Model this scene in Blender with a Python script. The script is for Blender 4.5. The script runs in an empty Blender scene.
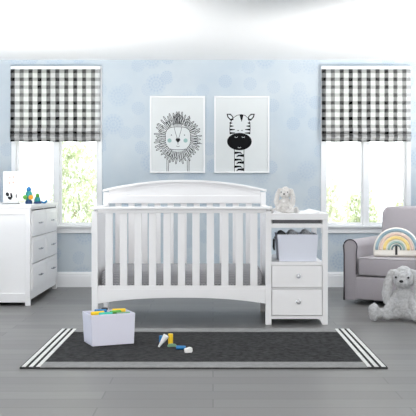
import bpy, bmesh, math, random
from math import sin, cos, pi, radians as R
from mathutils import Vector, Matrix, noise
random.seed(7)
S = bpy.context.scene
COL = S.collection

# ---------------------------------------------------------------- camera, world, lights, exposure
cam = bpy.data.objects.new('camera', bpy.data.cameras.new('camera'))
COL.objects.link(cam); S.camera = cam
cam.location = (0, 0, 1.058); cam.rotation_euler = (pi/2, 0, 0)
cam.data.sensor_width = 36; cam.data.lens = 886/416*36
cam.data.shift_x = -5/416; cam.data.shift_y = -21/416
cam.data.clip_end = 200

W = bpy.data.worlds.new('sky'); S.world = W; W.use_nodes = True
W.node_tree.nodes['Background'].inputs[0].default_value = (1, 0.99, 0.975, 1)
W.node_tree.nodes['Background'].inputs[1].default_value = 2.0

def area(name, loc, rot, sx, sy, power, col=(1, 1, 1)):
    l = bpy.data.lights.new(name, 'AREA'); l.shape = 'RECTANGLE'; l.size = sx; l.size_y = sy
    l.energy = power; l.color = col
    o = bpy.data.objects.new(name, l); COL.objects.link(o); o.location = loc; o.rotation_euler = rot
    return o
area('added_key_light', (-0.6, 1.2, 3.3), (R(62), 0, R(-5)), 4.0, 2.0, 100, (1, .985, .96))  # added unseen key light, high behind the room's open front
for x, y in ((-1.85, 5.8), (2.3, 6.3)):                      # added unseen fill lights, aimed up to brighten the ceiling
    l = area('added_ceiling_fill', (x, y, .5), (R(180-32), 0, 0), .6, .6, 57, (1, .985, .96)); l.data.spread = R(100)
sun = bpy.data.objects.new('sun', bpy.data.lights.new('sun', 'SUN')); COL.objects.link(sun)
sun.data.energy = 5.5; sun.data.angle = R(4); sun.rotation_euler = (R(24), 0, R(-8))

S.view_settings.view_transform = 'Standard'; S.view_settings.look = 'None'
S.view_settings.gamma = 1; S.view_settings.use_curve_mapping = False
S.view_settings.exposure = 0.0
S.cycles.max_bounces = 10; S.cycles.diffuse_bounces = 6

# ---------------------------------------------------------------- materials
def srgb(r, g, b):
    f = lambda c: (c/255/12.92) if c/255 <= .04045 else ((c/255+.055)/1.055)**2.4
    return (f(r), f(g), f(b), 1)
def mat(name, col, rough=.5, spec=.5, nscale=0, namt=0.0, bump=0.0, bscale=200, metal=0, sheen=0):
    m = bpy.data.materials.new(name); m.use_nodes = True
    nt = m.node_tree; b = nt.nodes['Principled BSDF']
    c = srgb(*col)
    b.inputs['Base Color'].default_value = c; b.inputs['Roughness'].default_value = rough
    b.inputs['Specular IOR Level'].default_value = spec; b.inputs['Metallic'].default_value = metal
    if sheen: b.inputs['Sheen Weight'].default_value = sheen
    tc = nt.nodes.new('ShaderNodeTexCoord')
    if namt:
        n = nt.nodes.new('ShaderNodeTexNoise'); n.inputs['Scale'].default_value = nscale; n.inputs['Detail'].default_value = 4
        nt.links.new(tc.outputs['Object'], n.inputs['Vector'])
        r = nt.nodes.new('ShaderNodeValToRGB')
        r.color_ramp.elements[0].position = .3; r.color_ramp.elements[1].position = .7
        r.color_ramp.elements[0].color = [max(0, v*(1-namt)) for v in c[:3]]+[1]
        r.color_ramp.elements[1].color = [min(1, v*(1+namt)) for v in c[:3]]+[1]
        nt.links.new(n.outputs['Fac'], r.inputs['Fac']); nt.links.new(r.outputs['Color'], b.inputs['Base Color'])
    if bump:
        n = nt.nodes.new('ShaderNodeTexNoise'); n.inputs['Scale'].default_value = bscale
        nt.links.new(tc.outputs['Object'], n.inputs['Vector'])
        u = nt.nodes.new('ShaderNodeBump'); u.inputs['Strength'].default_value = bump; u.inputs['Distance'].default_value = .004
        nt.links.new(n.outputs['Fac'], u.inputs['Height']); nt.links.new(u.outputs['Normal'], b.inputs['Normal'])
    return m

class G:    # tiny node-graph helper
    def __init__(s, m): s.nt = m.node_tree; s.b = s.nt.nodes['Principled BSDF']
    def n(s, t, **k):
        o = s.nt.nodes.new(t)
        for a, v in k.items(): setattr(o, a, v)
        return o
    def l(s, a, b): s.nt.links.new(a, b)
    def m(s, op, a, b=None, c=None, clamp=False):
        o = s.n('ShaderNodeMath', operation=op, use_clamp=clamp)
        for i, v in enumerate((a, b, c)):
            if v is None: continue
            if isinstance(v, (int, float)): o.inputs[i].default_value = v
            else: s.l(v, o.inputs[i])
        return o.outputs[0]
    def mix(s, f, a, b):
        o = s.n('ShaderNodeMix', data_type='RGBA')
        for i, v in ((0, f), (6, a), (7, b)):
            if isinstance(v, (int, float, tuple)): o.inputs[i].default_value = v
            else: s.l(v, o.inputs[i])
        return o.outputs[2]

M = {}
M['white'] = mat('white_paint', (240, 239, 240), .42, .4, 3, .012)
M['trim'] = mat('trim_paint', (244, 245, 247), .45, .4)
M['ceiling'] = mat('ceiling_paint', (251, 251, 251), .9, .1, 4, .005)
M['frame'] = mat('frame_paint', (248, 248, 249), .4, .4)
M['paper'] = mat('art_paper', (225, 228, 228), .8, .2, 8, .008)
M['ink'] = mat('black_ink', (22, 22, 24), .8, .1)
M['pencil'] = mat('grey_ink', (46, 46, 48), .8, .1)
M['mint'] = mat('mint_ink', (158, 190, 186), .8, .1)
M['pink'] = mat('pink_ink', (236, 186, 176), .8, .1)
M['chrome'] = mat('brushed_nickel', (170, 170, 175), .25, .5, metal=.9)
M['knob'] = mat('satin_nickel_knob', (205, 205, 208), .25, .6, metal=.35)
M['black'] = mat('black_plastic', (30, 31, 34), .5)
M['chair'] = mat('taupe_grey_upholstery', (174, 168, 173), .95, .1, 260, .07, .35, 500, sheen=.3)
M['piping'] = mat('charcoal_piping', (78, 74, 80), .9, .1)
M['base'] = mat('dark_glider_base', (50, 48, 50), .6)
M['fur'] = mat('pale_plush', (216, 213, 210), 1, .05, 90, .10, 1.0, 160, sheen=.4)
M['furgrey'] = mat('grey_plush', (190, 190, 191), 1, .05, 70, .14, 1.0, 120, sheen=.4)
M['furpaw'] = mat('grey_plush_paw', (186, 184, 182), 1, .05, 70, .14, 1.0, 120, sheen=.4)
M['sheetpad'] = mat('white_pad_fabric', (238, 238, 240), .95, .1, 60, .02, .3, 150)
M['bin'] = mat('pale_canvas', (224, 227, 238), .9, .1, 200, .02, .2, 400)
M['box'] = mat('pale_lilac_box', (226, 226, 240), .7, .2, 200, .01, .1, 400)
M['cloth'] = mat('grey_towel', (205, 207, 212), .95, .1, 100, .1, .5, 250)
M['cloth2'] = mat('charcoal_towel', (86, 88, 92), .95, .1, 100, .1, .5, 250)
M['liner'] = mat('grey_woven_liner', (112, 112, 116), .9, .1, 150, .25, .5, 300)
for nm, c in dict(blue=(30, 120, 180), navy=(34, 72, 120), yellow=(248, 204, 40), green=(96, 168, 70), teal=(40, 150, 150), orange=(240, 160, 40),
                  white_toy=(238, 238, 236), sage=(120, 160, 130), aqua=(60, 185, 165)).items():
    M[nm] = mat(nm+'_toy_paint', c, .4, .5)
M['leaf'] = mat('haze_pale_leaf', (218, 224, 200), .8, .2, 1.5, .2)  # both leaf colours lightened to put the blown-out outdoor haze into them
M['leaf2'] = mat('haze_yellow_green_leaf', (226, 229, 208), .8, .2, 1.5, .2)
M['bark'] = mat('bark', (170, 160, 145), .9, .1, 12, .3)
M['lawn'] = mat('pale_lawn', (190, 200, 170), .95, .1, 3, .2)
M['cream'] = mat('cream_fabric', (238, 234, 226), .95, .1, 150, .02, .3, 300)
for nm, c in dict(arc_slate=(150, 172, 182), arc_blush=(226, 200, 186), arc_gold=(238, 212, 142), arc_sage=(160, 182, 176), arc_deep=(112, 132, 134)).items():
    M[nm] = mat(nm, c, .95, .1, 150, .04, .3, 300)

def wallpaper():
    m = mat('blue_wallpaper', (205, 216, 230), .85, .15); g = G(m)
    tc = g.n('ShaderNodeTexCoord'); sep = g.n('ShaderNodeSeparateXYZ'); g.l(tc.outputs['Object'], sep.inputs[0])
    mask_tot = None
    for sc, off, rad in ((2.6, 0, .30), (4.3, 3.7, .34)):
        cmb = g.n('ShaderNodeCombineXYZ')
        g.l(g.m('MULTIPLY_ADD', sep.outputs[0], sc, off), cmb.inputs[0]); g.l(g.m('MULTIPLY_ADD', sep.outputs[2], sc, off*.3), cmb.inputs[1])
        v = g.n('ShaderNodeTexVoronoi', voronoi_dimensions='2D'); v.inputs['Scale'].default_value = 1; v.inputs['Randomness'].default_value = .75
        g.l(cmb.outputs[0], v.inputs['Vector'])
        d = v.outputs['Distance']
        sub = g.n('ShaderNodeVectorMath', operation='SUBTRACT'); g.l(cmb.outputs[0], sub.inputs[0]); g.l(v.outputs['Position'], sub.inputs[1])
        s2 = g.n('ShaderNodeSeparateXYZ'); g.l(sub.outputs[0], s2.inputs[0])
        ang = g.m('ARCTAN2', s2.outputs[1], s2.outputs[0])
        spokes = g.m('MULTIPLY_ADD', g.m('COSINE', g.m('MULTIPLY', ang, 14)), .35, .65)
        inside = g.m('MULTIPLY', g.m('SUBTRACT', rad, d), 14, clamp=True)
        ring = g.m('MULTIPLY_ADD', g.m('SINE', g.m('MULTIPLY', d, 75)), .3, .6)
        k = g.m('MULTIPLY', g.m('MULTIPLY', inside, spokes), ring)
        # only some of the cells carry a motif
        sp = g.n('ShaderNodeSeparateColor'); g.l(v.outputs['Color'], sp.inputs[0])
        k = g.m('MULTIPLY', k, g.m('GREATER_THAN', sp.outputs[0], .3))
        k = g.m('MULTIPLY', k, g.m('MULTIPLY_ADD', sp.outputs[1], .6, .4))
        mask_tot = k if mask_tot is None else g.m('MAXIMUM', mask_tot, k)
    n = g.n('ShaderNodeTexNoise'); n.inputs['Scale'].default_value = 2.2; n.inputs['Detail'].default_value = 5
    g.l(tc.outputs['Object'], n.inputs['Vector'])
    wash = g.m('MULTIPLY_ADD', n.outputs['Fac'], 2.2, -.6, clamp=True)
    base = g.mix(wash, srgb(191, 203, 213), srgb(208, 215, 220))
    col = g.mix(g.m('MULTIPLY', mask_tot, .62), base, srgb(146, 172, 202))
    g.l(col, g.b.inputs['Base Color'])
    return m
M['wall'] = wallpaper()

def planks():
    m = mat('grey_wood_planks', (120, 119, 120), .36, .5); g = G(m)
    tc = g.n('ShaderNodeTexCoord'); mp = g.n('ShaderNodeMapping'); g.l(tc.outputs['Object'], mp.inputs[0])
    br = g.n('ShaderNodeTexBrick', offset=.37)
    br.inputs['Scale'].default_value = 1; br.inputs['Brick Width'].default_value = 1.5; br.inputs['Row Height'].default_value = .17
    br.inputs['Mortar Size'].default_value = .004; br.inputs['Color1'].default_value = srgb(92, 91, 91); br.inputs['Color2'].default_value = srgb(116, 115, 114)
    br.inputs['Mortar'].default_value = srgb(70, 70, 70)
    g.l(mp.outputs[0], br.inputs['Vector'])
    mp2 = g.n('ShaderNodeMapping'); mp2.inputs['Scale'].default_value = (1.2, 14, 1); g.l(tc.outputs['Object'], mp2.inputs[0])
    n = g.n('ShaderNodeTexNoise'); n.inputs['Scale'].default_value = 2.5; n.inputs['Detail'].default_value = 8; g.l(mp2.outputs[0], n.inputs['Vector'])
    f = g.m('MULTIPLY_ADD', n.outputs['Fac'], 1.6, -.3, clamp=True)
    col = g.mix(g.m('MULTIPLY', f, .5), br.outputs['Color'], srgb(134, 133, 132))
    g.l(col, g.b.inputs['Base Color'])
    g.l(g.m('MULTIPLY_ADD', n.outputs['Fac'], .2, .28), g.b.inputs['Roughness'])
    return m
M['floor'] = planks()

def rugmat(name, c, nm):
    m = mat(name, c, 1, .05, 32, nm, 1.0, 350); return m
M['rug'] = rugmat('charcoal_rug_pile', (62, 62, 63), .4)
M['rugw'] = rugmat('ivory_rug_stripe', (226, 226, 224), .08)
M['rugb'] = rugmat('grey_rug_binding', (150, 150, 150), .1)

def gingham():
    m = bpy.data.materials.new('gingham_fabric'); m.use_nodes = True; g = G(m); nt = m.node_tree
    tc = g.n('ShaderNodeTexCoord'); sep = g.n('ShaderNodeSeparateXYZ'); g.l(tc.outputs['UV'], sep.inputs[0])
    def band(src, period, duty, ph):
        fr = g.m('FRACT', g.m('MULTIPLY_ADD', src, 1/period, ph))
        return g.m('MULTIPLY', g.m('SUBTRACT', duty/2, g.m('ABSOLUTE', g.m('SUBTRACT', fr, .5))), 14, clamp=True)
    def cell(src, period, ph, seed):
        w = g.n('ShaderNodeTexWhiteNoise', noise_dimensions='1D')
        g.l(g.m('ADD', g.m('FLOOR', g.m('MULTIPLY_ADD', src, 1/period, ph)), seed), w.inputs['W']); return w.outputs['Value']
    bx = g.m('MULTIPLY', band(sep.outputs[0], .0938, .52, .1), g.m('MULTIPLY_ADD', cell(sep.outputs[0], .0938, .1, 3), .4, .6))
    bz = g.m('MULTIPLY', band(sep.outputs[1], .083, .50, .2), g.m('MULTIPLY_ADD', cell(sep.outputs[1], .083, .2, 9), .4, .55))
    n = g.n('ShaderNodeTexNoise'); n.inputs['Scale'].default_value = 30; g.l(tc.outputs['UV'], n.inputs['Vector'])
    k = g.m('ADD', g.m('MULTIPLY', bx, .62), g.m('MULTIPLY', bz, .40))
    k = g.m('MULTIPLY', k, g.m('MULTIPLY_ADD', n.outputs['Fac'], .5, .78), clamp=True)
    col = g.mix(k, srgb(254, 254, 254), srgb(6, 6, 8))
    g.b.inputs['Roughness'].default_value = .95; g.b.inputs['Specular IOR Level'].default_value = .1
    g.l(col, g.b.inputs['Base Color'])
    tr = g.n('ShaderNodeBsdfTranslucent'); g.l(col, tr.inputs['Color'])
    mx = g.n('ShaderNodeMixShader'); mx.inputs[0].default_value = .68
    g.l(g.b.outputs[0], mx.inputs[1]); g.l(tr.outputs[0], mx.inputs[2])
    g.l(mx.outputs[0], nt.nodes['Material Output'].inputs['Surface'])
    return m
M['gingham'] = gingham()

def glass():
    m = bpy.data.materials.new('window_glass'); m.use_nodes = True; nt = m.node_tree
    nt.nodes.remove(nt.nodes['Principled BSDF'])
    t = nt.nodes.new('ShaderNodeBsdfTransparent'); t.inputs[0].default_value = (.96, .98, .98, 1)
    gl = nt.nodes.new('ShaderNodeBsdfGlossy'); gl.inputs['Roughness'].default_value = .02
    f = nt.nodes.new('ShaderNodeFresnel'); f.inputs[0].default_value = 1.45
    mx = nt.nodes.new('ShaderNodeMixShader')
    nt.links.new(f.outputs[0], mx.inputs[0]); nt.links.new(t.outputs[0], mx.inputs[1]); nt.links.new(gl.outputs[0], mx.inputs[2])
    nt.links.new(mx.outputs[0], nt.nodes['Material Output'].inputs['Surface'])
    return m
M['glass'] = glass()

def sheetmat():
    m = mat('grey_chevron_sheet', (150, 150, 154), .95, .1); g = G(m)
    tc = g.n('ShaderNodeTexCoord'); sep = g.n('ShaderNodeSeparateXYZ'); g.l(tc.outputs['Object'], sep.inputs[0])
    zig = g.m('PINGPONG', sep.outputs[0], .012)
    w = g.m('SINE', g.m('MULTIPLY', g.m('ADD', g.m('ADD', sep.outputs[1], sep.outputs[2]), zig), 300))
    col = g.mix(g.m('MULTIPLY_ADD', w, 2, .3, clamp=True), srgb(176, 176, 179), srgb(134, 134, 138))
    g.l(col, g.b.inputs['Base Color']); return m
M['sheet'] = sheetmat()

# ---------------------------------------------------------------- mesh helpers
class MB:
    def __init__(s): s.bm = bmesh.new()
    def box(s, x0, x1, y0, y1, z0, z1, mtx=None):
        vs = [s.bm.verts.new((x, y, z)) for x in (x0, x1) for y in (y0, y1) for z in (z0, z1)]
        if mtx:
            for v in vs: v.co = mtx @ v.co
        for f in ((0, 1, 3, 2), (4, 6, 7, 5), (0, 4, 5, 1), (2, 3, 7, 6), (0, 2, 6, 4), (1, 5, 7, 3)):
            s.bm.faces.new([vs[i] for i in f])
        return s
    def prism(s, pts, axis, a, b):
        """closed outline pts (2D) extruded along axis from a to b"""
        def P(p, t):
            return {'x': (t, p[0], p[1]), 'y': (p[0], t, p[1]), 'z': (p[0], p[1], t)}[axis]
        A = [s.bm.verts.new(P(p, a)) for p in pts]; B = [s.bm.verts.new(P(p, b)) for p in pts]
        s.bm.faces.new(A); s.bm.faces.new(B[::-1]); n = len(pts)
        for i in range(n): s.bm.faces.new((A[i], A[(i+1) % n], B[(i+1) % n], B[i]))
        return s
    def strip(s, top, bot, axis, a, b):
        """solid between two polylines (x,z) with equal counts, extruded along y a..b; all quads"""
        n = len(top); q = []
        for (x, z), (x2, z2) in zip(top, bot):
            q.append([s.bm.verts.new(c) for c in ((x, a, z), (x, b, z), (x2, b, z2), (x2, a, z2))])
        for i in range(n-1):
            for j in range(4):
                s.bm.faces.new((q[i][j], q[i+1][j], q[i+1][(j+1) % 4], q[i][(j+1) % 4]))
        s.bm.faces.new(q[0]); s.bm.faces.new(q[-1][::-1]); return s
    def tube(s, pts, r, seg=10, cap=True, closed=False):
        pts = [Vector(p) for p in pts]; n = len(pts); rings = []
        for i, p in enumerate(pts):
            if closed: d = pts[(i+1) % n]-pts[i-1]
            else: d = pts[min(i+1, n-1)]-pts[max(i-1, 0)]
            d.normalize(); up = Vector((0, 0, 1)) if abs(d.z) < .95 else Vector((1, 0, 0))
            u = d.cross(up).normalized(); w = d.cross(u)
            rr = r[i] if isinstance(r, (list, tuple)) else r
            rings.append([s.bm.verts.new(p+u*cos(2*pi*k/seg)*rr+w*sin(2*pi*k/seg)*rr) for k in range(seg)])
        for i in range(n if closed else n-1):
            a, b = rings[i], rings[(i+1) % n]
            for k in range(seg): s.bm.faces.new((a[k], a[(k+1) % seg], b[(k+1) % seg], b[k]))
        if cap and not closed: s.bm.faces.new(rings[0][::-1]); s.bm.faces.new(rings[-1])
        return s
    def lathe(s, prof, c=(0, 0, 0), seg=24, mtx=None):
        rings = []
        for r, z in prof:
            r = max(r, .0004)
            vs = [s.bm.verts.new((r*cos(2*pi*k/seg), r*sin(2*pi*k/seg), z)) for k in range(seg)]
            for v in vs: v.co = (mtx @ v.co if mtx else v.co)+Vector(c)
            rings.append(vs)
        for a, b in zip(rings, rings[1:]):
            for k in range(seg): s.bm.faces.new((a[k], a[(k+1) % seg], b[(k+1) % seg], b[k]))
        s.bm.faces.new(rings[0][::-1]); s.bm.faces.new(rings[-1]); return s
    def ball(s, c, r, sub=3, rot=None):
        r = (r, r, r) if isinstance(r, (int, float)) else r
        g = bmesh.ops.create_icosphere(s.bm, subdivisions=sub, radius=1)
        for v in g['verts']:
            co = Vector((v.co.x*r[0], v.co.y*r[1], v.co.z*r[2]))
            if rot: co = rot @ co
            v.co = co+Vector(c)
        return s
    def poly(s, pts):
        s.bm.faces.new([s.bm.verts.new(p) for p in pts]); return s
    def build(s, name, m, parent=None, loc=(0, 0, 0), bevel=0, smooth=False, seg=2, sub=0):
        bmesh.ops.recalc_face_normals(s.bm, faces=s.bm.faces)
        me = bpy.data.meshes.new(name); s.bm.to_mesh(me); s.bm.free()
        me.materials.append(M[m] if isinstance(m, str) else m)
        o = bpy.data.objects.new(name, me); COL.objects.link(o); o.location = loc
        if parent: o.parent = parent
        if smooth:
            for p in me.polygons: p.use_smooth = True
        if bevel:
            b = o.modifiers.new('bevel', 'BEVEL'); b.width = bevel; b.segments = seg; b.limit_method = 'ANGLE'; b.angle_limit = R(35)
            if seg > 2:
                for p in me.polygons: p.use_smooth = True
        if sub:
            b = o.modifiers.new('sub', 'SUBSURF'); b.levels = b.render_levels = sub
        return o

def tag(o, label=None, cat=None, group=None, kind=None):
    for k, v in (('label', label), ('category', cat), ('group', group), ('kind', kind)):
        if v: o[k] = v
    return o
def thing(name, label, cat, loc=(0, 0, 0), rz=0, group=None):
    o = bpy.data.objects.new(name, None); COL.objects.link(o); o.location = loc; o.rotation_euler = (0, 0, rz)
    o.empty_display_size = .1
    return tag(o, label, cat, group)
def structure(name, loc=(0, 0, 0)):
    o = bpy.data.objects.new(name, None); COL.objects.link(o); o.location = loc; return tag(o, kind='structure')

# ---------------------------------------------------------------- room
YW = 9.375; CZ = 2.402; XL, XR = -2.29, 2.85; Y0 = 2.6
WIN = [(-2.13, -1.172, .60, 2.335), (1.14, 2.09, .60, 2.335)]

tag(MB().box(XL-.1, XR+.1, -1.5, YW+.14, -.12, 0).build('floor', 'floor'), kind='structure')
tag(MB().box(XL-.1, XR+.1, Y0, YW+.14, CZ, CZ+.12).build('ceiling', 'ceiling'), kind='structure')
tag(MB().box(XL-.1, XL, Y0, YW, 0, CZ).build('wall_left', 'wall'), kind='structure')
tag(MB().box(XR, XR+.1, Y0, YW, 0, CZ).build('wall_right', 'wall'), kind='structure')
b = MB(); xs = [XL-.1, WIN[0][0], WIN[0][1], WIN[1][0], WIN[1][1], XR+.1]
for i in range(5):
    if i in (1, 3):
        z0, z1 = WIN[0][2]+.02, WIN[0][3]-.02
        b.box(xs[i], xs[i+1], YW, YW+.14, 0, z0); b.box(xs[i], xs[i+1], YW, YW+.14, z1, CZ)
    else: b.box(xs[i], xs[i+1], YW, YW+.14, 0, CZ)
tag(b.build('wall_back', 'wall'), kind='structure')
prof = [(0, 0), (.018, 0), (.018, .118), (.014, .124), (.014, .142), (.008, .150), (.006, .158), (0, .160)]
tag(MB().prism([(YW-p, z) for p, z in prof], 'x', XL, XR).build('baseboard_back', 'trim'), kind='structure')
tag(MB().prism([(XL+p, z) for p, z in prof], 'y', Y0, YW-.02).build('baseboard_left', 'trim'), kind='structure')
tag(MB().prism([(XR-p, z) for p, z in prof], 'y', Y0, YW-.02).build('baseboard_right', 'trim'), kind='structure')

for i, (x0, x1, z0, z1) in enumerate(WIN):
    w = structure('window_%d' % (i+1), ((x0+x1)/2, YW, z0))
    hw = (x1-x0)/2; H = z1-z0; c = .047
    b = MB()
    b.box(-hw, -hw+c, -.022, .10, .03, H-c); b.box(hw-c, hw, -.022, .10, .03, H-c); b.box(-hw, hw, -.022, .10, H-c, H)
    b.build('window_casing', 'trim', w, bevel=.003)
    b = MB(); b.box(-hw-.012, hw+.012, -.05, .10, .03, .052); b.box(-hw, hw, -.02, .0, -.03, .03)
    b.build('window_sill', 'trim', w, bevel=.004)
    b = MB(); b.box(-.026, .026, .0, .09, .052, H-c); b.build('mullion', 'trim', w, bevel=.003)
    for s in (-1, 1):
        a, e = sorted((s*.026, s*(hw-c)))
        b = MB(); t = .02; y0, y1 = .035, .065; zb, zt = .052, H-c
        b.box(a, a+t, y0, y1, zb, zt); b.box(e-t, e, y0, y1, zb, zt); b.box(a+t, e-t, y0, y1, zb, zb+.03); b.box(a+t, e-t, y0, y1, zt-.03, zt)
        sa = b.build('sash', 'trim', w, bevel=.002)
        MB().box(a+t, e-t, .048, .052, zb+.03, zt-.03).build('pane', 'glass', sa)

# ---------------------------------------------------------------- outside
tag(MB().box(-14, 14, YW+.14, 40, -.7, -.6).build('ground', 'lawn'), kind='structure')
def bush(x, y, top, rx, ry, m, label, n=2600, trunk=True, name='garden_bush'):
    t = thing(name, label, 'bush', (x, y, -.6), 0, 'shrubs outside the windows')
    Ht = top+.6; b = MB()
    for _ in range(n):
        u = Vector((random.gauss(0, 1), random.gauss(0, 1), random.gauss(0, 1))).normalized()
        rr = .55+.5*random.random()**.6
        p = Vector((u.x*rx*rr, u.y*ry*rr, Ht*.56+u.z*Ht*.44*rr))
        p += noise.noise_vector(p*3)*.16
        p.z = max(.04, p.z)
        q = Matrix.Rotation(random.random()*6.28, 3, 'Z') @ Matrix.Rotation(random.random()*3, 3, 'X')
        s = random.uniform(.03, .06)
        b.poly([p+q @ Vector(v)*s for v in ((-.5, 0, 0), (0, -1, .15), (.5, 0, 0), (0, 1, .15))])
    b.build('foliage', m, t)
    MB().tube([(0, 0, 0), (.02, 0, Ht*.3), (-.01, .02, Ht*.55)], [.05, .04, .02]).build('stem', 'bark', t)
bush(-2.05, 13.2, 1.75, .36, .4, 'leaf', 'tall pale green shrub seen through the left window, right-hand pane')
bush(-3.0, 14.2, .92, .42, .5, 'leaf2', 'low pale shrub seen through the left window, left-hand pane', 1800)
bush(1.60, 13.2, 1.22, .36, .4, 'leaf2', 'rounded pale shrub outside the right window, behind its left-hand pane')
bush(2.42, 14.4, 1.0, .30, .4, 'leaf', 'low green shrub outside the right window, beside the mullion')
bush(3.05, 13.2, 1.2, .34, .4, 'leaf2', 'pale shrub outside the right window, just above the armchair back', 2000)

# ---------------------------------------------------------------- roman blinds
def blind(i, label):
    x0, x1 = (WIN[i][0]+.0, WIN[i][1]-.012)
    t = thing('roman_blind', label, 'window blind', ((x0+x1)/2, YW-.026, WIN[i][2]), 0, 'gingham blinds at the windows')
    hw = (x1-x0)/2; H = WIN[i][3]-WIN[i][2]
    MB().box(-hw, hw, -.034, 0, H-.04, H-.004).build('headrail', 'trim', t, bevel=.003)
    # fabric profile (y,z): gentle billow then two stacked folds
    zt = H-.038; zb = H-.80
    pr = []
    n = 30
    for k in range(n+1):
        f = k/n; z = zt-f*(zt-(zb+.145)); pr.append((-.036-.006*sin(f*pi*5)**2, z))
    pr += [(-.052, zb+.138), (-.060, zb+.118), (-.058, zb+.092), (-.042, zb+.082), (-.034, zb+.090), (-.034, zb+.10),
           (-.040, zb+.075), (-.055, zb+.07), (-.064, zb+.055), (-.062, zb+.04), (-.046, zb+.032), (-.04, zb+.03), (-.044, zb+.0)]
    bm = bmesh.new(); uv = bm.loops.layers.uv.new('UV'); cols = 24
    rows = []; acc = 0; L = []
    for k, (y, z) in enumerate(pr):
        if k: acc += math.hypot(y-pr[k-1][0], z-pr[k-1][1])
        L.append(acc)
        rows.append([bm.verts.new((-hw+2*hw*c/cols, y+.0025*sin(c*1.7+i+z*9), z+(.003*sin(c*.9+i) if k > n else 0))) for c in range(cols+1)])
    for k in range(len(pr)-1):
        for c in range(cols):
            f = bm.faces.new((rows[k][c], rows[k][c+1], rows[k+1][c+1], rows[k+1][c])); f.smooth = True
            for lp, (kk, cc) in zip(f.loops, ((k, c), (k, c+1), (k+1, c+1), (k+1, c))): lp[uv].uv = (2*hw*cc/cols+.012, L[kk])
    me = bpy.data.meshes.new('fabric_shade'); bm.to_mesh(me); bm.free(); me.materials.append(M['gingham'])
    o = bpy.data.objects.new('fabric_shade', me); COL.objects.link(o); o.parent = t
    MB().box(-hw+.004, hw-.004, -.030, -.018, zb+.012, zb+.135).build('fold_light_block', 'cream', t, bevel=.004)  # slab for the fold stack, added to block window light through the folds
    so = o.modifiers.new('solid', 'SOLIDIFY'); so.thickness = .0015
blind(0, 'black and white gingham roman blind on the left window, above the dresser')
blind(1, 'black and white gingham roman blind on the right window, above the armchair')

# ---------------------------------------------------------------- framed prints
AS = 436.0
def ax(p): return ((p[0]-150)/AS, (205.5-p[1])/AS)
def stroke(b, pts, w, y):
    P = [Vector(ax(p)) for p in pts]; w = w/AS/2; L = []
    for i, p in enumerate(P):
        d = (P[min(i+1, len(P)-1)]-P[max(i-1, 0)])
        if d.length < 1e-9: d = Vector((1, 0))
        d.normalize(); n = Vector((-d.y, d.x))*w; L.append((p+n, p-n))
    for (a, a2), (c, c2) in zip(L, L[1:]): b.poly([(a.x, y, a.y), (a2.x, y, a2.y), (c2.x, y, c2.y), (c.x, y, c.y)])
def fill(b, pts, y):
    b.poly([(*[ax(p)[0]], y, ax(p)[1]) for p in pts])
def ell(cx, cy, rx, ry, n=28, a0=0, a1=2*pi): return [(cx+rx*cos(a0+(a1-a0)*k/n), cy+ry*sin(a0+(a1-a0)*k/n)) for k in range(n+(0 if abs(a1-a0-2*pi) < 1e-6 else 1))]
def picture(px, label):
    t = thing('framed_print', label, 'picture', ((px-213)/94.7, YW, 1.058+(187-134.5)/94.7), 0, 'animal prints above the crib')
    hw, hh, c = .292, .407, .017
    b = MB(); b.box(-hw, hw, -.028, 0, hh-c, hh); b.box(-hw, hw, -.028, 0, -hh, -hh+c); b.box(-hw, -hw+c, -.028, 0, -hh+c, hh-c); b.box(hw-c, hw, -.028, 0, -hh+c, hh-c)
    b.build('frame', 'frame', t, bevel=.002)
    MB().box(-hw+c, hw-c, -.014, 0, -hh+c, hh-c).build('paper', 'paper', t)
    return t
t = picture(177.5, 'framed line drawing of a shaggy-maned lion, left of the two pictures')
b = MB(); y = -.0146; rnd = random.Random(3)
face = []
for k in range(41):
    a = 2*pi*k/40; n_ = 3.2
    ca, sa = cos(a), sin(a)
    face.append((152+58*math.copysign(abs(ca)**(2/n_), ca), 223+53*math.copysign(abs(sa)**(2/n_), sa)))
stroke(b, face, 2.6, y)
mane = MB()
for lay, (r0, r1, cnt) in enumerate(((1.03, 1.60, 44), (1.30, 1.90, 44))):
    for k in range(cnt):
        a = 2*pi*(k+.5*lay)/cnt+rnd.uniform(-.03, .03)
        ln = r1*rnd.uniform(.93, 1.05); s_ = rnd.uniform(-.05, .05); wd = .040-.012*lay
        pt = lambda rr, aa: (152+57*rr*cos(aa), 221+62*rr*sin(aa))
        pts = [pt(r0, a-wd), pt((r0+ln)/2, a-wd*1.1+s_*.4), pt(ln*.95, a-wd*.9+s_), pt(ln, a-wd*.3+s_), pt(ln, a+wd*.3+s_), pt(ln*.95, a+wd*.9+s_), pt((r0+ln)/2, a+wd*1.1+s_*.4), pt(r0, a+wd)]
        yy = y-(.0005 if lay == 0 else 0)-.00003*(k % 3)
        stroke(b, pts, 2.3, yy)
        if lay == 0: fill(mane, pts, yy+.00015)
mane.build('mane_fill', 'paper', t)
for k in range(7):
    x = 132+k*6; stroke(b, [(x, 166), (x+rnd.uniform(-3, 3), 132), (x+2, 106+abs(k-3)*4)], 2.2, y-.0008)
for s in (-1, 1):
    stroke(b, [(152+s*50, 168), (152+s*54, 152), (152+s*42, 146), (152+s*34, 158), (152+s*34, 168)], 2.4, y-.0007)
    fill(b, ell(152+s*30, 208, 2.6, 2.6, 12), y)
    stroke(b, [(152+s*17, 172), (152+s*14, 188), (152+s*4, 222)], 1.8, y)
    stroke(b, [(152+s*42, 322), (152+s*43, 350), (152+s*44, 378)], 2.2, y-.0008); stroke(b, [(152+s*51, 322), (152+s*51, 350), (152+s*51, 378)], 2.2, y-.0009)
fill(b, [(152, 244), (141, 231), (144, 223), (150, 222), (152, 225), (154, 222), (160, 223), (163, 231)], y-.001)
stroke(b, [(152, 242), (152, 252)], 2, y-.0011); stroke(b, [(144, 258), (152, 262), (160, 258)], 2, y)
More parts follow.
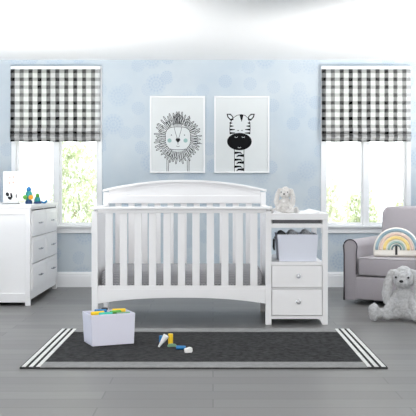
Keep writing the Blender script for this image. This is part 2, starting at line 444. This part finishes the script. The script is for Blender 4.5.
stroke(b, [(230, 248), (264, 248)], 2, y-.001)
b.build('line_drawing', 'pencil', t)
for cx in (113, 187): b = MB(); fill(b, ell(cx, 233, 9.5, 9.5), y+.0001); b.build('cheek', 'mint', t)

t = picture(241.8, 'framed print of a zebra head with a big black muzzle, right of the two pictures')
b = MB()
dome = [(97, 205), (94, 180), (98, 150), (112, 128), (128, 117), (148, 113), (166, 118), (180, 132), (188, 155), (189, 180), (187, 205)]
stroke(b, dome, 2.6, y)
for s, ox in ((-1, 112), (1, 178)):
    tip = (ox+s*32, 110); o_ = [(ox, 138), (ox+s*2, 122), (ox+s*14, 110), tip, (ox+s*28, 126), (ox+s*14, 142)]
    fill(b, o_, y-.0005)
fill(b, [(139, 114), (158, 114), (154, 132), (149, 147), (144, 132)], y-.0003)
for yy, l in ((152, 12), (166, 18), (182, 24), (198, 26)):
    fill(b, [(94, yy-4), (94+l, yy-1), (94+l, yy+2), (94, yy+6)], y-.0002)
    fill(b, [(189, yy-4), (189, yy+6), (189-l, yy+2), (189-l, yy-1)], y-.0002)
fill(b, ell(139, 238, 57, 40), y-.0008)
for cx in (133, 151): fill(b, ell(cx, 187, 2.8, 2.8, 12), y)
stroke(b, [(116, 272), (116, 378)], 2.6, y-.0002); stroke(b, [(160, 272), (160, 378)], 2.6, y-.0003)
for k in range(6):
    yy = 284+k*16
    if k % 2 == 0: fill(b, [(116, yy), (145, yy+2), (154, yy+11), (138, yy+8), (116, yy+12)], y-.0004)
    else: fill(b, [(160, yy-4), (160, yy+9), (138, yy+6), (124, yy+10), (132, yy-1)], y-.0004)
b.build('zebra_drawing', 'ink', t)
b = MB()
for s, ox in ((-1, 112), (1, 178)):
    fill(b, [(ox+s*5, 131), (ox+s*7, 123), (ox+s*15, 116), (ox+s*26, 114), (ox+s*23, 124), (ox+s*14, 134)], y-.0012)
stroke(b, ell(124, 214, 7, 5, 10, pi*.1, pi*.9), 2.2, y-.0012); stroke(b, ell(157, 214, 7, 5, 10, pi*.1, pi*.9), 2.2, y-.0012)
stroke(b, ell(139, 260, 8, 7, 10, pi*.15, pi*.85), 2.0, y-.0012)
b.build('white_details', 'paper', t)

# ---------------------------------------------------------------- crib with changer
C0 = 6.80                                  # front face
crib = thing('crib_with_changing_table', 'white slatted crib with arched headboard and attached two-drawer changing table', 'crib', (0, C0, 0))
DB = .775; YH = .73                        # headboard front (local y)
XA, XB, XC = -.932, .449, .882
def leg(x0, x1, y0, y1, z1, z0=0): return MB().box(x0, x1, y0, y1, z0, z1).build('post', 'white', crib, bevel=.003)
leg(XA, XA+.046, 0, .046, .872); leg(XB-.046, XB, 0, .046, .872)
leg(XA, XA+.046, YH, DB, 1.015); leg(XB-.046, XB, YH, DB, 1.015)
# headboard
n = 32; xm = (XA+XB)/2; hwid = (XB-XA)/2
arch = lambda x: 1.018+.081*(1-((x-xm)/hwid)**2)
xs_ = [XA+.046+(XB-XA-.092)*k/n for k in range(n+1)]
hb = MB().strip([(x, arch(x)) for x in xs_], [(x, .928) for x in xs_], 'y', YH+.012, DB-.012).build('headboard_panel', 'white', crib, bevel=.002)
xs2 = [XA-.006+(XB-XA+.012)*k/n for k in range(n+1)]
MB().strip([(x, arch(x)+.020) for x in xs2], [(x, arch(x)) for x in xs2], 'y', YH-.012, DB+.008).build('arched_cap', 'white', crib, bevel=.003)
MB().box(XA+.046, XB-.046, YH, DB-.006, .918, .985).build('headboard_rail', 'white', crib, bevel=.004)
MB().strip([(x, arch(x)-.012) for x in xs_], [(x, arch(x)-.030) for x in xs_], 'y', YH+.006, YH+.012).build('arched_moulding', 'white', crib, bevel=.002)
for k in range(11):
    x = -.806+.1111*k
    MB().box(x-.0265, x+.0265, YH+.014, YH+.034, .30, .925).build('back_slat', 'white', crib, bevel=.003)
MB().box(XA+.046, XB-.046, YH+.004, DB-.006, .20, .30).build('back_bottom_rail', 'white', crib, bevel=.003)
# front
b = MB(); b.box(XA-.008, XB+.008, -.012, .095, .885, .905); b.build('front_cap', 'white', crib, bevel=.004, seg=3)
MB().box(XA+.046, XB-.046, .006, .040, .858, .885).build('front_top_rail', 'white', crib, bevel=.003)
for k in range(11):
    x = -.7995+.1114*k
    MB().box(x-.028, x+.028, .012, .034, .299, .858).build('slat', 'white', crib, bevel=.003)
low = lambda x: .161+.046*max(0, 1-abs((x-xm)/(hwid-.046))**2.4)
xs3 = [XA+.046+(XB-XA-.092)*k/n for k in range(n+1)]
MB().strip([(x, .272) for x in xs3], [(x, low(x)) for x in xs3], 'y', .004, .030).build('bottom_apron', 'white', crib, bevel=.002)
MB().box(XA+.046, XB-.046, .008, .040, .272, .299).build('front_bottom_rail', 'white', crib, bevel=.003)
# ends
for x0, x1 in ((XA+.01, XA+.034), (XB-.034, XB-.01)):
    b = MB().box(x0, x1, .046, YH, .17, .885); b.build('end_panel', 'white', crib, bevel=.002)
    MB().box(x0-.012, x1+.012, .095, YH, .885, .905).build('end_cap', 'white', crib, bevel=.003)
MB().box(XA+.04, XB-.04, .045, YH, .255, .272).build('mattress_support', 'white', crib)
# changer
leg(XC-.042, XC, 0, .046, .835); leg(XC-.042, XC, YH, DB, .835)
b = MB(); b.box(XB, XC+.004, -.006, .03, .805, .857); b.build('changer_top_rail', 'white', crib, bevel=.004)
b = MB(); b.box(XB, XC-.042, .004, .032, .744, .777); b.build('changer_lower_rail', 'white', crib, bevel=.003)
MB().box(XC-.03, XC, .03, DB, .835, .857).build('changer_side_cap', 'white', crib, bevel=.003)
MB().box(XC-.034, XC-.012, .046, YH, .744, .835).build('changer_side_rail', 'white', crib, bevel=.002)
MB().box(XB, XC-.03, DB-.03, DB, .744, .857).build('changer_back_rail', 'white', crib, bevel=.003)
MB().box(XB, XC-.042, .034, DB-.03, .757, .772).build('changer_tray', 'white', crib)
MB().box(XB+.012, XC-.052, .034, .05, .774, .806).build('tray_liner', 'liner', crib)
# cabinet
MB().box(XB, XC-.040, .004, DB-.02, .466, .483).build('shelf', 'white', crib, bevel=.002)
MB().box(XC-.036, XC-.012, .046, YH, .06, .466).build('cabinet_side', 'white', crib)
MB().box(XB, XC-.042, YH, YH+.02, .06, .466).build('cabinet_back', 'white', crib)
MB().box(XB, XC-.036, .03, YH, .05, .064).build('cabinet_bottom', 'white', crib)
for z0, z1 in ((.274, .281), (.045, .069), (.457, .466)): MB().box(XB, XC-.042, .005, .03, z0, z1).build('cabinet_rail', 'white', crib)
foot = [(XC-.042, .045), (XC-.075, .045), (XC-.058, .036), (XC-.046, .012), (XC-.042, 0)]
MB().prism(foot, 'y', .004, .03).build('foot_bracket', 'white', crib)
for z0, z1 in ((.283, .455), (.071, .272)):
    d = MB().box(XB+.004, XC-.046, -.004, .016, z0+.002, z1-.001).build('drawer', 'white', crib, bevel=.004)
    MB().box(XB+.02, XC-.06, .016, .40, z0+.01, z1-.02).build('drawer_box', 'white', d)
    kx = (298.3-213)/130.4; kz = (z0+z1)/2+.008
    MB().lathe([(.008, 0), (.007, .010), (.012, .014), (.0175, .020), (.0175, .026), (.012, .031), (.002, .033)], (kx, -.004, kz), 24, Matrix.Rotation(pi/2, 3, 'X')).build('knob', 'knob', d, smooth=True)

# mattress
mt = MB().box(XA+.062, XB-.062, .055, YH-.03, .274, .414).build('crib_mattress', 'sheet', None, (0, C0, 0), bevel=.045, seg=5)
tag(mt, 'crib mattress in a grey patterned fitted sheet, inside the crib', 'mattress')

# changing pad
pad = thing('changing_pad', 'white contoured changing pad on top of the changing table', 'changing pad', (.65, C0+.06, .773))
pr = [(-.185, 0), (.185, 0), (.188, .085), (.17, .105), (.12, .085), (.06, .06), (0, .052), (-.06, .06), (-.12, .085), (-.17, .105), (-.188, .085)]
MB().prism(pr, 'y', .0, .66).build('pad', 'sheetpad', pad, bevel=.012, seg=4)

# ---------------------------------------------------------------- canvas bin
bn = thing('storage_bin', 'pale canvas storage bin on the open shelf of the changing table', 'storage bin', (.654, C0+.03, .484))
def frustum(b, w0, w1, d0, d1, h, th=.006):
    # open tapered box: outer and inner skins
    def ring(w, d, z, i=0): return [b.bm.verts.new(c) for c in ((-w/2+i, 0+i, z), (w/2-i, 0+i, z), (w/2-i, d-i, z), (-w/2+i, d-i, z))]
    A = ring(w0, d0, 0); B = ring(w1, d1, h); Ci = ring(w1, d1, h, th); D = ring(w0, d0, th, th)
    b.bm.faces.new(A[::-1]); b.bm.faces.new(D)
    for P, Q in ((A, B), (B, Ci), (Ci, D)):
        for k in range(4): b.bm.faces.new((P[k], P[(k+1) % 4], Q[(k+1) % 4], Q[k]))
    return b
frustum(MB(), .286, .316, .30, .32, .208).build('bin_body', 'bin', bn, bevel=.003)
b = MB(); b.tube([(-.166, .10, .18), (-.174, .10, .16), (-.176, .11, .10), (-.172, .15, .08), (-.176, .19, .10), (-.174, .20, .16), (-.166, .20, .18)], .006)
b.build('handle', 'black', bn, smooth=True)
for i, (x, m, r, l) in enumerate(((-.115, 'cloth2', .032, 'black rolled cloth poking out of the canvas bin at its left'), (-.03, 'cloth', .040, 'grey rolled cloth in the middle of the canvas bin'), (.075, 'cloth', .040, 'grey rolled cloth at the right side of the canvas bin'))):
    o = thing('rolled_cloth', l, 'cloth', (.654+x, C0+.045, .688), 0, 'rolled cloths in the canvas bin')
    pts = []; b = MB()
    for k in range(46):
        a = k*.36; rr = r*(.25+.75*k/45)*.82; pts.append((rr*cos(a), rr*sin(a)*.85))
    L = [(p[0]*1.0, p[1]) for p in pts]
    b.tube([(0, .0, 0), (0, .004, 0), (0, .235, 0), (0, .24, 0)], [r*.6, r*.82, r*.82, r*.6], 20)
    b.build('roll', m, o, smooth=True)
    b = MB(); b.tube([(q[0], -.003, q[1]) for q in L], .0022, 6); b.build('edge', 'cloth2', o)

# ---------------------------------------------------------------- plush bunnies
def plush(name, label, loc, rz, k, fur, poses, paw=None, feet_paw=True, seated=True):
    t = thing(name, label, 'stuffed toy', loc, rz, 'plush bunnies')
    b = MB()
    for c, r in poses['body']: b.ball([v*k for v in c], [v*k for v in r] if isinstance(r, tuple) else r*k)
    o = b.build('body', fur, t, smooth=True)
    rm = o.modifiers.new('remesh', 'REMESH'); rm.mode = 'VOXEL'; rm.voxel_size = .0065*k/.41 if k > .3 else .004; rm.use_smooth_shade = True
    sm = o.modifiers.new('smooth', 'SMOOTH'); sm.factor = .6; sm.iterations = 5
    tx = bpy.data.textures.new('fur', 'CLOUDS'); tx.noise_scale = .018*k/.41+.003; tx.noise_depth = 3
    dp = o.modifiers.new('fuzz', 'DISPLACE'); dp.texture = tx; dp.strength = .020*k/.41; dp.mid_level = .5; dp.texture_coords = 'LOCAL'
    for pts, rad in poses['ears']:
        b = MB(); P = [Vector(p)*k for p in pts]
        # flattened hanging ear: chain of overlapping ellipsoids
        for a, c, ra, rc in zip(P, P[1:], rad, rad[1:]):
            for j in range(5):
                f = j/5; p = a.lerp(c, f); rr = (ra+(rc-ra)*f)*k
                b.ball(p, (rr, rr*.6, rr), 2)
        e = b.build('ear', fur, t, smooth=True)
        rm = e.modifiers.new('remesh', 'REMESH'); rm.mode = 'VOXEL'; rm.voxel_size = .0055*k/.41 if k > .3 else .0035; rm.use_smooth_shade = True
        sm = e.modifiers.new('smooth', 'SMOOTH'); sm.factor = .6; sm.iterations = 6
        dp = e.modifiers.new('fuzz', 'DISPLACE'); dp.texture = tx; dp.strength = .014*k/.41; dp.mid_level = .5; dp.texture_coords = 'LOCAL'
    for c, r in poses['eyes']: MB().ball([v*k for v in c], r*k, 3).build('eye', 'black', t, smooth=True)
    c, r = poses['nose']; MB().ball([v*k for v in c], [v*k for v in r], 3).build('nose', 'black', t, smooth=True)
    for c, r in poses.get('pads', []): MB().ball([v*k for v in c], [v*k for v in r], 3).build('foot_pad', paw or fur, t, smooth=True)
    return t
def chain(a, b, ra, rb, n=7):
    a, b = Vector(a), Vector(b); return [(tuple(a.lerp(b, i/(n-1))), ra+(rb-ra)*i/(n-1)) for i in range(n)]
# unit: total height 1, faces -y
body = [((0, .02, .25), (.23, .20, .25)), ((0, .0, .45), (.17, .15, .18)), ((0, -.03, .76), (.20, .19, .20)), ((0, -.17, .70), (.115, .10, .095)), ((0, -.02, .9), (.13, .12, .10))]
body += chain((-.14, -.03, .47), (-.27, -.20, .16), .085, .095) + chain((.14, -.03, .47), (.27, -.20, .16), .085, .095)
body += chain((-.13, -.05, .12), (-.48, -.24, .11), .12, .10) + chain((.13, -.05, .12), (.40, -.30, .11), .12, .095)
body += [((-.50, -.30, .15), (.11, .08, .17)), ((.43, -.34, .15), (.10, .07, .15)), ((-.27, -.21, .10), (.10, .10, .10)), ((.27, -.21, .10), (.10, .10, .10))]
pose = dict(body=body,
    ears=[([(-.10, .0, .90), (-.22, -.04, .86), (-.28, -.08, .68), (-.30, -.12, .48), (-.29, -.14, .32)], [.05, .075, .095, .10, .07]),
          ([(.10, .0, .90), (.22, -.04, .86), (.28, -.08, .68), (.30, -.12, .48), (.29, -.14, .32)], [.05, .075, .095, .10, .07])],
    eyes=[((-.115, -.195, .80), .020), ((.115, -.195, .80), .020)], nose=((0, -.275, .735), (.038, .02, .026)),
    pads=[((-.51, -.36, .16), (.062, .025, .10)), ((.435, -.395, .15), (.062, .025, .10))])
plush('plush_bunny', 'large pale grey lop-eared plush bunny sitting on the floor before the armchair', (1.515, 7.03, .008), R(-22), .425, 'furgrey', pose, 'furgrey')
plush('plush_bunny', 'small white lop-eared plush bunny sitting on the changing pad', (.572, C0+.21, .840), R(-14), .222, 'fur', pose, 'furpaw')

# ---------------------------------------------------------------- dresser
DX, DY0, DY1, DT = -1.627, 7.88, 9.24, .90
dr = thing('dresser', 'white six-drawer dresser standing side-on below the left window', 'dresser', (DX, DY0, 0))
DL = DY1-DY0; DD = .58
MB().box(-DD-.012, .012, -.012, DL+.012, DT-.026, DT).build('top', 'white', dr, bevel=.004)
for y0 in (.012, DL-.034):
    b = MB(); b.box(-DD+.05, -.045, y0, y0+.022, .06, DT-.026)
    b.build('side_panel', 'white', dr)
for y0, y1 in ((0, .045), (DL-.045, DL)):
    MB().box(-.045, 0, y0, y1, 0, DT-.026).build('leg', 'white', dr, bevel=.003)
    MB().box(-DD, -DD+.05, y0, y1, 0, DT-.026).build('leg', 'white', dr, bevel=.003)
    for z0, z1 in ((DT-.085, DT-.026), (.03, .11)): MB().box(-DD+.05, -.045, y0, y1, z0, z1).build('side_rail', 'white', dr, bevel=.003)
MB().box(-DD+.005, -DD+.02, .045, DL-.045, .08, DT-.026).build('back_panel', 'white', dr)
b = MB(); b.box(-.03, -.006, .045, DL-.045, .05, .128); b.box(-.03, -.008, .045, DL-.045, DT-.045, DT-.026)
b.box(-.03, -.008, DL/2-.012, DL/2+.012, .128, DT-.045)
for z in (.374, .614): b.box(-.03, -.008, .045, DL-.045, z-.006, z+.006)
b.build('face_frame', 'white', dr)
for j in range(2):
    for i in range(3):
        y0 = .05 if j == 0 else DL/2+.006; y1 = DL/2-.006 if j == 0 else DL-.05
        z0 = .132+.240*i; z1 = z0+.232
        d = MB().box(-.008, .012, y0, y1, z0, z1).build('drawer', 'white', dr, bevel=.004)
        MB().box(-.42, -.031, y0+.03, y1-.03, z0+.02, z1-.03).build('drawer_box', 'white', d)
        b = MB(); b.box(.012, .016, y0+.035, y1-.035, z0+.03, z1-.03); b.build('raised_panel', 'white', d, bevel=.0035)
        ym = (y0+y1)/2; zm = (z0+z1)/2
        MB().tube([(.014, ym-.05, zm), (.034, ym-.05, zm), (.038, ym-.044, zm), (.038, ym+.044, zm), (.034, ym+.05, zm), (.014, ym+.05, zm)], .0055, 10).build('handle', 'chrome', d, smooth=True)

# things on the dresser
cd = thing('standing_card', 'white illustrated card standing at the left end of the dresser top', 'card', (-1.87, 8.22, DT), R(4))
MB().box(-.075, .065, -.004, .004, .005, .30).build('board', 'frame', cd)
MB().box(-.078, .072, -.035, .03, 0, .005).build('card_base', 'pencil', cd)
for x, z in ((-.015, .245), (.02, .25), (-.018, .195), (.018, .20)):
    MB().poly([(x+.013*cos(a*pi/8), -.0046, z+.013*sin(a*pi/8)) for a in range(16)]).build('pink_motif', 'pink', cd)
b = MB()
def dot(x, z, rx, rz, a=0, y=-.0046): b.poly([(x+rx*cos(q*pi/8)*cos(a)-rz*sin(q*pi/8)*sin(a), y, z+rx*cos(q*pi/8)*sin(a)+rz*sin(q*pi/8)*cos(a)) for q in range(16)])
dot(-.036, .090, .016, .020, .4); dot(-.015, .055, .020, .014, -.5, -.0048); dot(.0, .08, .010, .026, .2, -.005); dot(.045, .075, .005, .02, 0)
b.build('grey_drawing', 'pencil', cd)

e = thing('stacking_toy', 'tall teal and blue stacking toy with green and orange discs, on the dresser', 'toy', (-1.725, 8.30, DT), 0)
MB().lathe([(.030, 0), (.033, .006), (.033, .026), (.028, .034)]).build('base', 'navy', e, smooth=False)
MB().lathe([(.022, .034), (.030, .045), (.033, .075), (.028, .105), (.020, .120)]).build('body', 'teal', e, smooth=True)
MB().lathe([(.014, .120), (.024, .128), (.020, .146), (.008, .158), (.004, .162)]).build('head', 'blue', e, smooth=True)
for x, m in ((-.026, 'green'), (.026, 'orange')):
    MB().lathe([(.010, 0), (.022, .003), (.022, .013), (.010, .016)], (x, -.030, .062), 20, Matrix.Rotation(pi/2, 3, 'X')).build('disc', m, e, smooth=True)
e = thing('stacking_toy', 'small green-topped teal toy with a blue tail, on the dresser', 'toy', (-1.668, 8.42, DT), 0)
MB().lathe([(.036, 0), (.038, .008), (.034, .02)]).build('base', 'navy', e)
MB().lathe([(.032, .02), (.028, .045), (.020, .06)]).build('body', 'teal', e, smooth=True)
MB().lathe([(.020, .06), (.018, .078), (.013, .092), (.004, .098)]).build('head', 'green', e, smooth=True)
MB().tube([(.036, 0, .018), (.055, 0, .010), (.072, 0, .011), (.086, 0, .024), (.092, 0, .030)], [.010, .010, .011, .012, .006]).build('tail', 'blue', e, smooth=True)

# ---------------------------------------------------------------- armchair
ch = thing('armchair', 'taupe grey upholstered nursery armchair standing below the right window', 'armchair', (1.737, 8.19, 0), R(-30))
MB().lathe([(.24, 0), (.24, .02), (.10, .03), (.06, .06)]).build('swivel_base', 'base', ch)
MB().box(-.29, .29, -.397, .36, .045, .25).build('seat_base', 'chair', ch, bevel=.012, seg=4)
armp = [(-.062, .035), (-.062, .45), (-.066, .50)]+[(-.003-.066*cos(a*pi/12), .517+.066*sin(a*pi/12)) for a in range(0, 13)]+[(.060, .50), (.056, .45), (.056, .035)]
for s in (-1, 1):
    pts = [(s*-1*p[0]+s*.338, p[1]) for p in armp] if s > 0 else [(p[0]-.338, p[1]) for p in armp]
    a = MB().prism(pts, 'y', -.40, .34).build('arm', 'chair', ch, bevel=.010, seg=3)
    lo = [(p[0], -.402, p[1] if k < len(pts)-1 else .27) for k, p in enumerate(pts)]
    MB().tube(lo, .0055, 8).build('piping', 'piping', a, smooth=True)
bp = [(-.278, .25), (-.278, .80), (-.27, .84), (-.24, .865), (-.15, .873), (0, .876), (.15, .873), (.24, .865), (.27, .84), (.278, .80), (.278, .25)]
bk = MB().prism(bp, 'y', .20, .37)
for v in bk.bm.verts: v.co.y += (v.co.z-.25)*.12
bk.build('backrest', 'chair', ch, bevel=.03, seg=4)
cu = MB().box(-.274, .274, -.40, .20, .262, .425).build('seat_cushion', 'chair', ch, bevel=.028, seg=4)
for z in (.272, .416):
    MB().tube([(-.262, -.396, z), (.262, -.396, z)], .0045, 8).build('cushion_piping', 'chair', cu, smooth=True)

# rainbow cushion
rc = thing('rainbow_cushion', 'arched rainbow cushion propped on the seat of the armchair', 'cushion', (0, 0, 0))
def place_on_chair(o, lx, ly, z, rz, rx):
    m = Matrix.Rotation(R(-30), 4, 'Z'); p = m @ Vector((lx, ly, 0)); o.location = (1.737+p.x, 8.19+p.y, z); o.rotation_euler = (rx, 0, rz)
place_on_chair(rc, .03, -.22, .430, R(-12), R(-12))
Ro = .204; Hb = .062                      # arch radius above a straight base of height Hb
def archpts(r, hb, z0=0, n=28): return [(-r, z0)]+[(-r*cos(pi*k/n), hb+r*sin(pi*k/n)) for k in range(n+1)]+[(r, z0)]
def archband(b, r1, r0, z0, y0, y1):
    O = archpts(r1, Hb, z0); I = archpts(r0, Hb, z0); q = []
    for (x, z), (x2, z2) in zip(O, I): q.append([b.bm.verts.new(c) for c in ((x, y0, z), (x, y1, z), (x2, y1, z2), (x2, y0, z2))])
    for a, c in zip(q, q[1:]):
        for j in range(4): b.bm.faces.new((a[j], c[j], c[(j+1) % 4], a[(j+1) % 4]))
    b.bm.faces.new(q[0]); b.bm.faces.new(q[-1][::-1])
b = MB(); b.prism(archpts(Ro, Hb, .0), 'y', -.03, .05); b.build('cushion_body', 'cream', rc, bevel=.02, seg=5)
bands = [(.188, .162, 'arc_slate'), (.152, .128, 'arc_blush'), (.120, .092, 'arc_gold'), (.078, .056, 'arc_sage'), (.046, .032, 'arc_deep')]
for r1, r0, m in bands:
    b = MB(); archband(b, r1, r0, Hb-.006, -.040, -.012)
    b.build('rainbow_band', m, rc, bevel=.006, seg=3)
b = MB(); b.box(-.011, .009, -.036, -.028, .012, .098); b.build('dark_slot', 'black', rc, bevel=.002)

# ---------------------------------------------------------------- rug
rg = thing('rug', 'charcoal rug with white stripes along its short sides, in front of the crib', 'rug', (0, 0, .0))
RX0, RX1, RY0, RY1 = -1.125, 1.017, 5.15, 6.556
b = MB(); b.box(RX0, RX1, RY0, RY1, 0, .010); b.build('pile', 'rug', rg, bevel=.003)
for s in (-1, 1):
    e0 = RX0 if s < 0 else RX1
    for k in range(3):
        a = e0-s*(.010+.042*k); c_ = a-s*.023
        MB().box(min(a, c_), max(a, c_), RY0+.012, RY1-.014, .008, .0125).build('stripe', 'rugw', rg)
b = MB(); b.box(RX0+.12, RX1-.12, RY1-.15, RY1, .008, .0125); b.build('binding', 'rugb', rg)
MB().box(RX0+.12, RX1-.12, RY0, RY0+.15, .008, .0125).build('binding', 'rugb', rg)

# ---------------------------------------------------------------- toy box
a_ = R(23.6); bx0 = Vector((-.795, 5.80, .0125)); u = Vector((cos(a_), sin(a_), 0)); v = Vector((-sin(a_), cos(a_), 0))
W_, D_, H_ = .298, .207, .205
c0 = bx0+u*W_/2
tb = thing('toy_box', 'pale open toy box full of bright toys on the rug', 'toy box', c0, a_)
frustum(MB(), W_-.012, W_+.006, D_, D_+.012, H_).build('box_body', 'box', tb, bevel=.003)
def in_box(lx, ly, z): p = c0+u*lx+v*ly; return (p.x, p.y, z)
def toy(shape, label, m, lx, ly, z, rz=0):
    o = thing('toy_'+shape, label, 'toy', in_box(lx, ly, z), a_+rz, 'toys in the toy box'); return o
zt = .0125+H_
for i, (lx, ly, L, r, m, rz, lab, dz) in enumerate((
        (-.09, .062, .09, .014, 'yellow', .1, 'yellow toy mallet head at the left of the toys in the box', .0),
        (-.055, .115, .08, .013, 'blue', -.2, 'blue toy mallet head behind the yellow one at the left of the toy box', .006),
        (-.045, .026, .09, .014, 'aqua', 0, 'aqua green toy mallet head at the front of the toys in the box', -.004),
        (.035, .068, .08, .013, 'green', .2, 'leaf green toy mallet head in the middle of the toy box', .0),
        (.075, .022, .09, .012, 'sage', 0, 'sage green toy mallet head at the front right of the toy box', -.006),
        (.075, .118, .09, .014, 'yellow', -.2, 'yellow toy mallet head at the right of the toys in the box', .002))):
    o = toy('mallet', lab, m, lx, ly, zt+.002+dz, rz)
    MB().tube([(-L/2, 0, 0), (-L/2+.002, 0, 0), (L/2-.002, 0, 0), (L/2, 0, 0)], [r*.8, r, r, r*.8], 16).build('head', m, o)
    MB().tube([(0, 0, -H_-dz+.005), (0, 0, -r*.6)], .006, 10).build('handle', m, o)
o = thing('toy_cup', 'upright blue toy cup with a black lid, at the back of the toy box', 'toy', in_box(-.02, .135, zt-.02))
MB().lathe([(.014, -H_+.027), (.017, 0), (.018, .03), (.018, .034)]).build('cup', 'blue', o); MB().lathe([(.022, .034), (.022, .044), (.016, .047)]).build('lid', 'black', o)
# toys on the rug
def P(px, py, z=.0105):
    s = (py-187)/(1.058-z); return ((px-213)/s, 886/s)
x, y = P(161.4, 342.5); o = thing('toy_cylinder', 'blue cylinder block standing on the rug behind the white cone', 'toy', (x, y, .0105), 0, 'loose toy blocks on the rug')
MB().lathe([(.0145, 0), (.0155, .002), (.0155, .044), (.0145, .046)]).build('block', 'blue', o)
x, y = P(170.6, 344.5); o = thing('toy_cylinder', 'yellow cylinder block standing upright on the rug', 'toy', (x, y, .0105), 0, 'loose toy blocks on the rug')
MB().lathe([(.0145, 0), (.0165, .002), (.0165, .070), (.0145, .072)]).build('block', 'yellow', o)
x, y = P(162.5, 348.3); o = thing('toy_cone', 'white cone lying tilted between the blue and yellow blocks on the rug', 'toy', (x, y, .0105), 0, 'loose toy blocks on the rug')
m3 = Matrix.Rotation(R(34), 3, 'Y')
MB().lathe([(.004, -.045), (.006, -.044), (.020, .040), (.019, .045)], (0, 0, .046), 20, m3).build('cone', 'white_toy', o, smooth=False)
x, y = P(172, 346.5); o = thing('toy_arch', 'sage green half-round block lying on the rug before the yellow block', 'toy', (x, y, .0105), R(8), 'loose toy blocks on the rug')
MB().prism([(-.03, 0), (.03, 0), (.029, .010), (.022, .016), (0, .019), (-.022, .016), (-.029, .010)], 'y', -.012, .010).build('block', 'sage', o, bevel=.001)
x, y = P(181, 349.5); o = thing('toy_cylinder', 'blue cylinder block lying on its side beside the white block', 'toy', (x, y, .0105), R(-8), 'loose toy blocks on the rug')
MB().tube([(-.030, 0, .0125), (-.028, 0, .0125), (.028, 0, .0125), (.030, 0, .0125)], [.011, .0125, .0125, .011], 18).build('block', 'blue', o)
x, y = P(188.3, 352.5); o = thing('toy_block', 'white faceted block at the right end of the toys on the rug', 'toy', (x, y, .0105), R(14), 'loose toy blocks on the rug')
MB().prism([(-.024, 0), (.020, 0), (.026, .010), (.024, .030), (.008, .034), (-.010, .028), (-.026, .024)], 'y', -.014, .014).build('block', 'white_toy', o, bevel=.003)
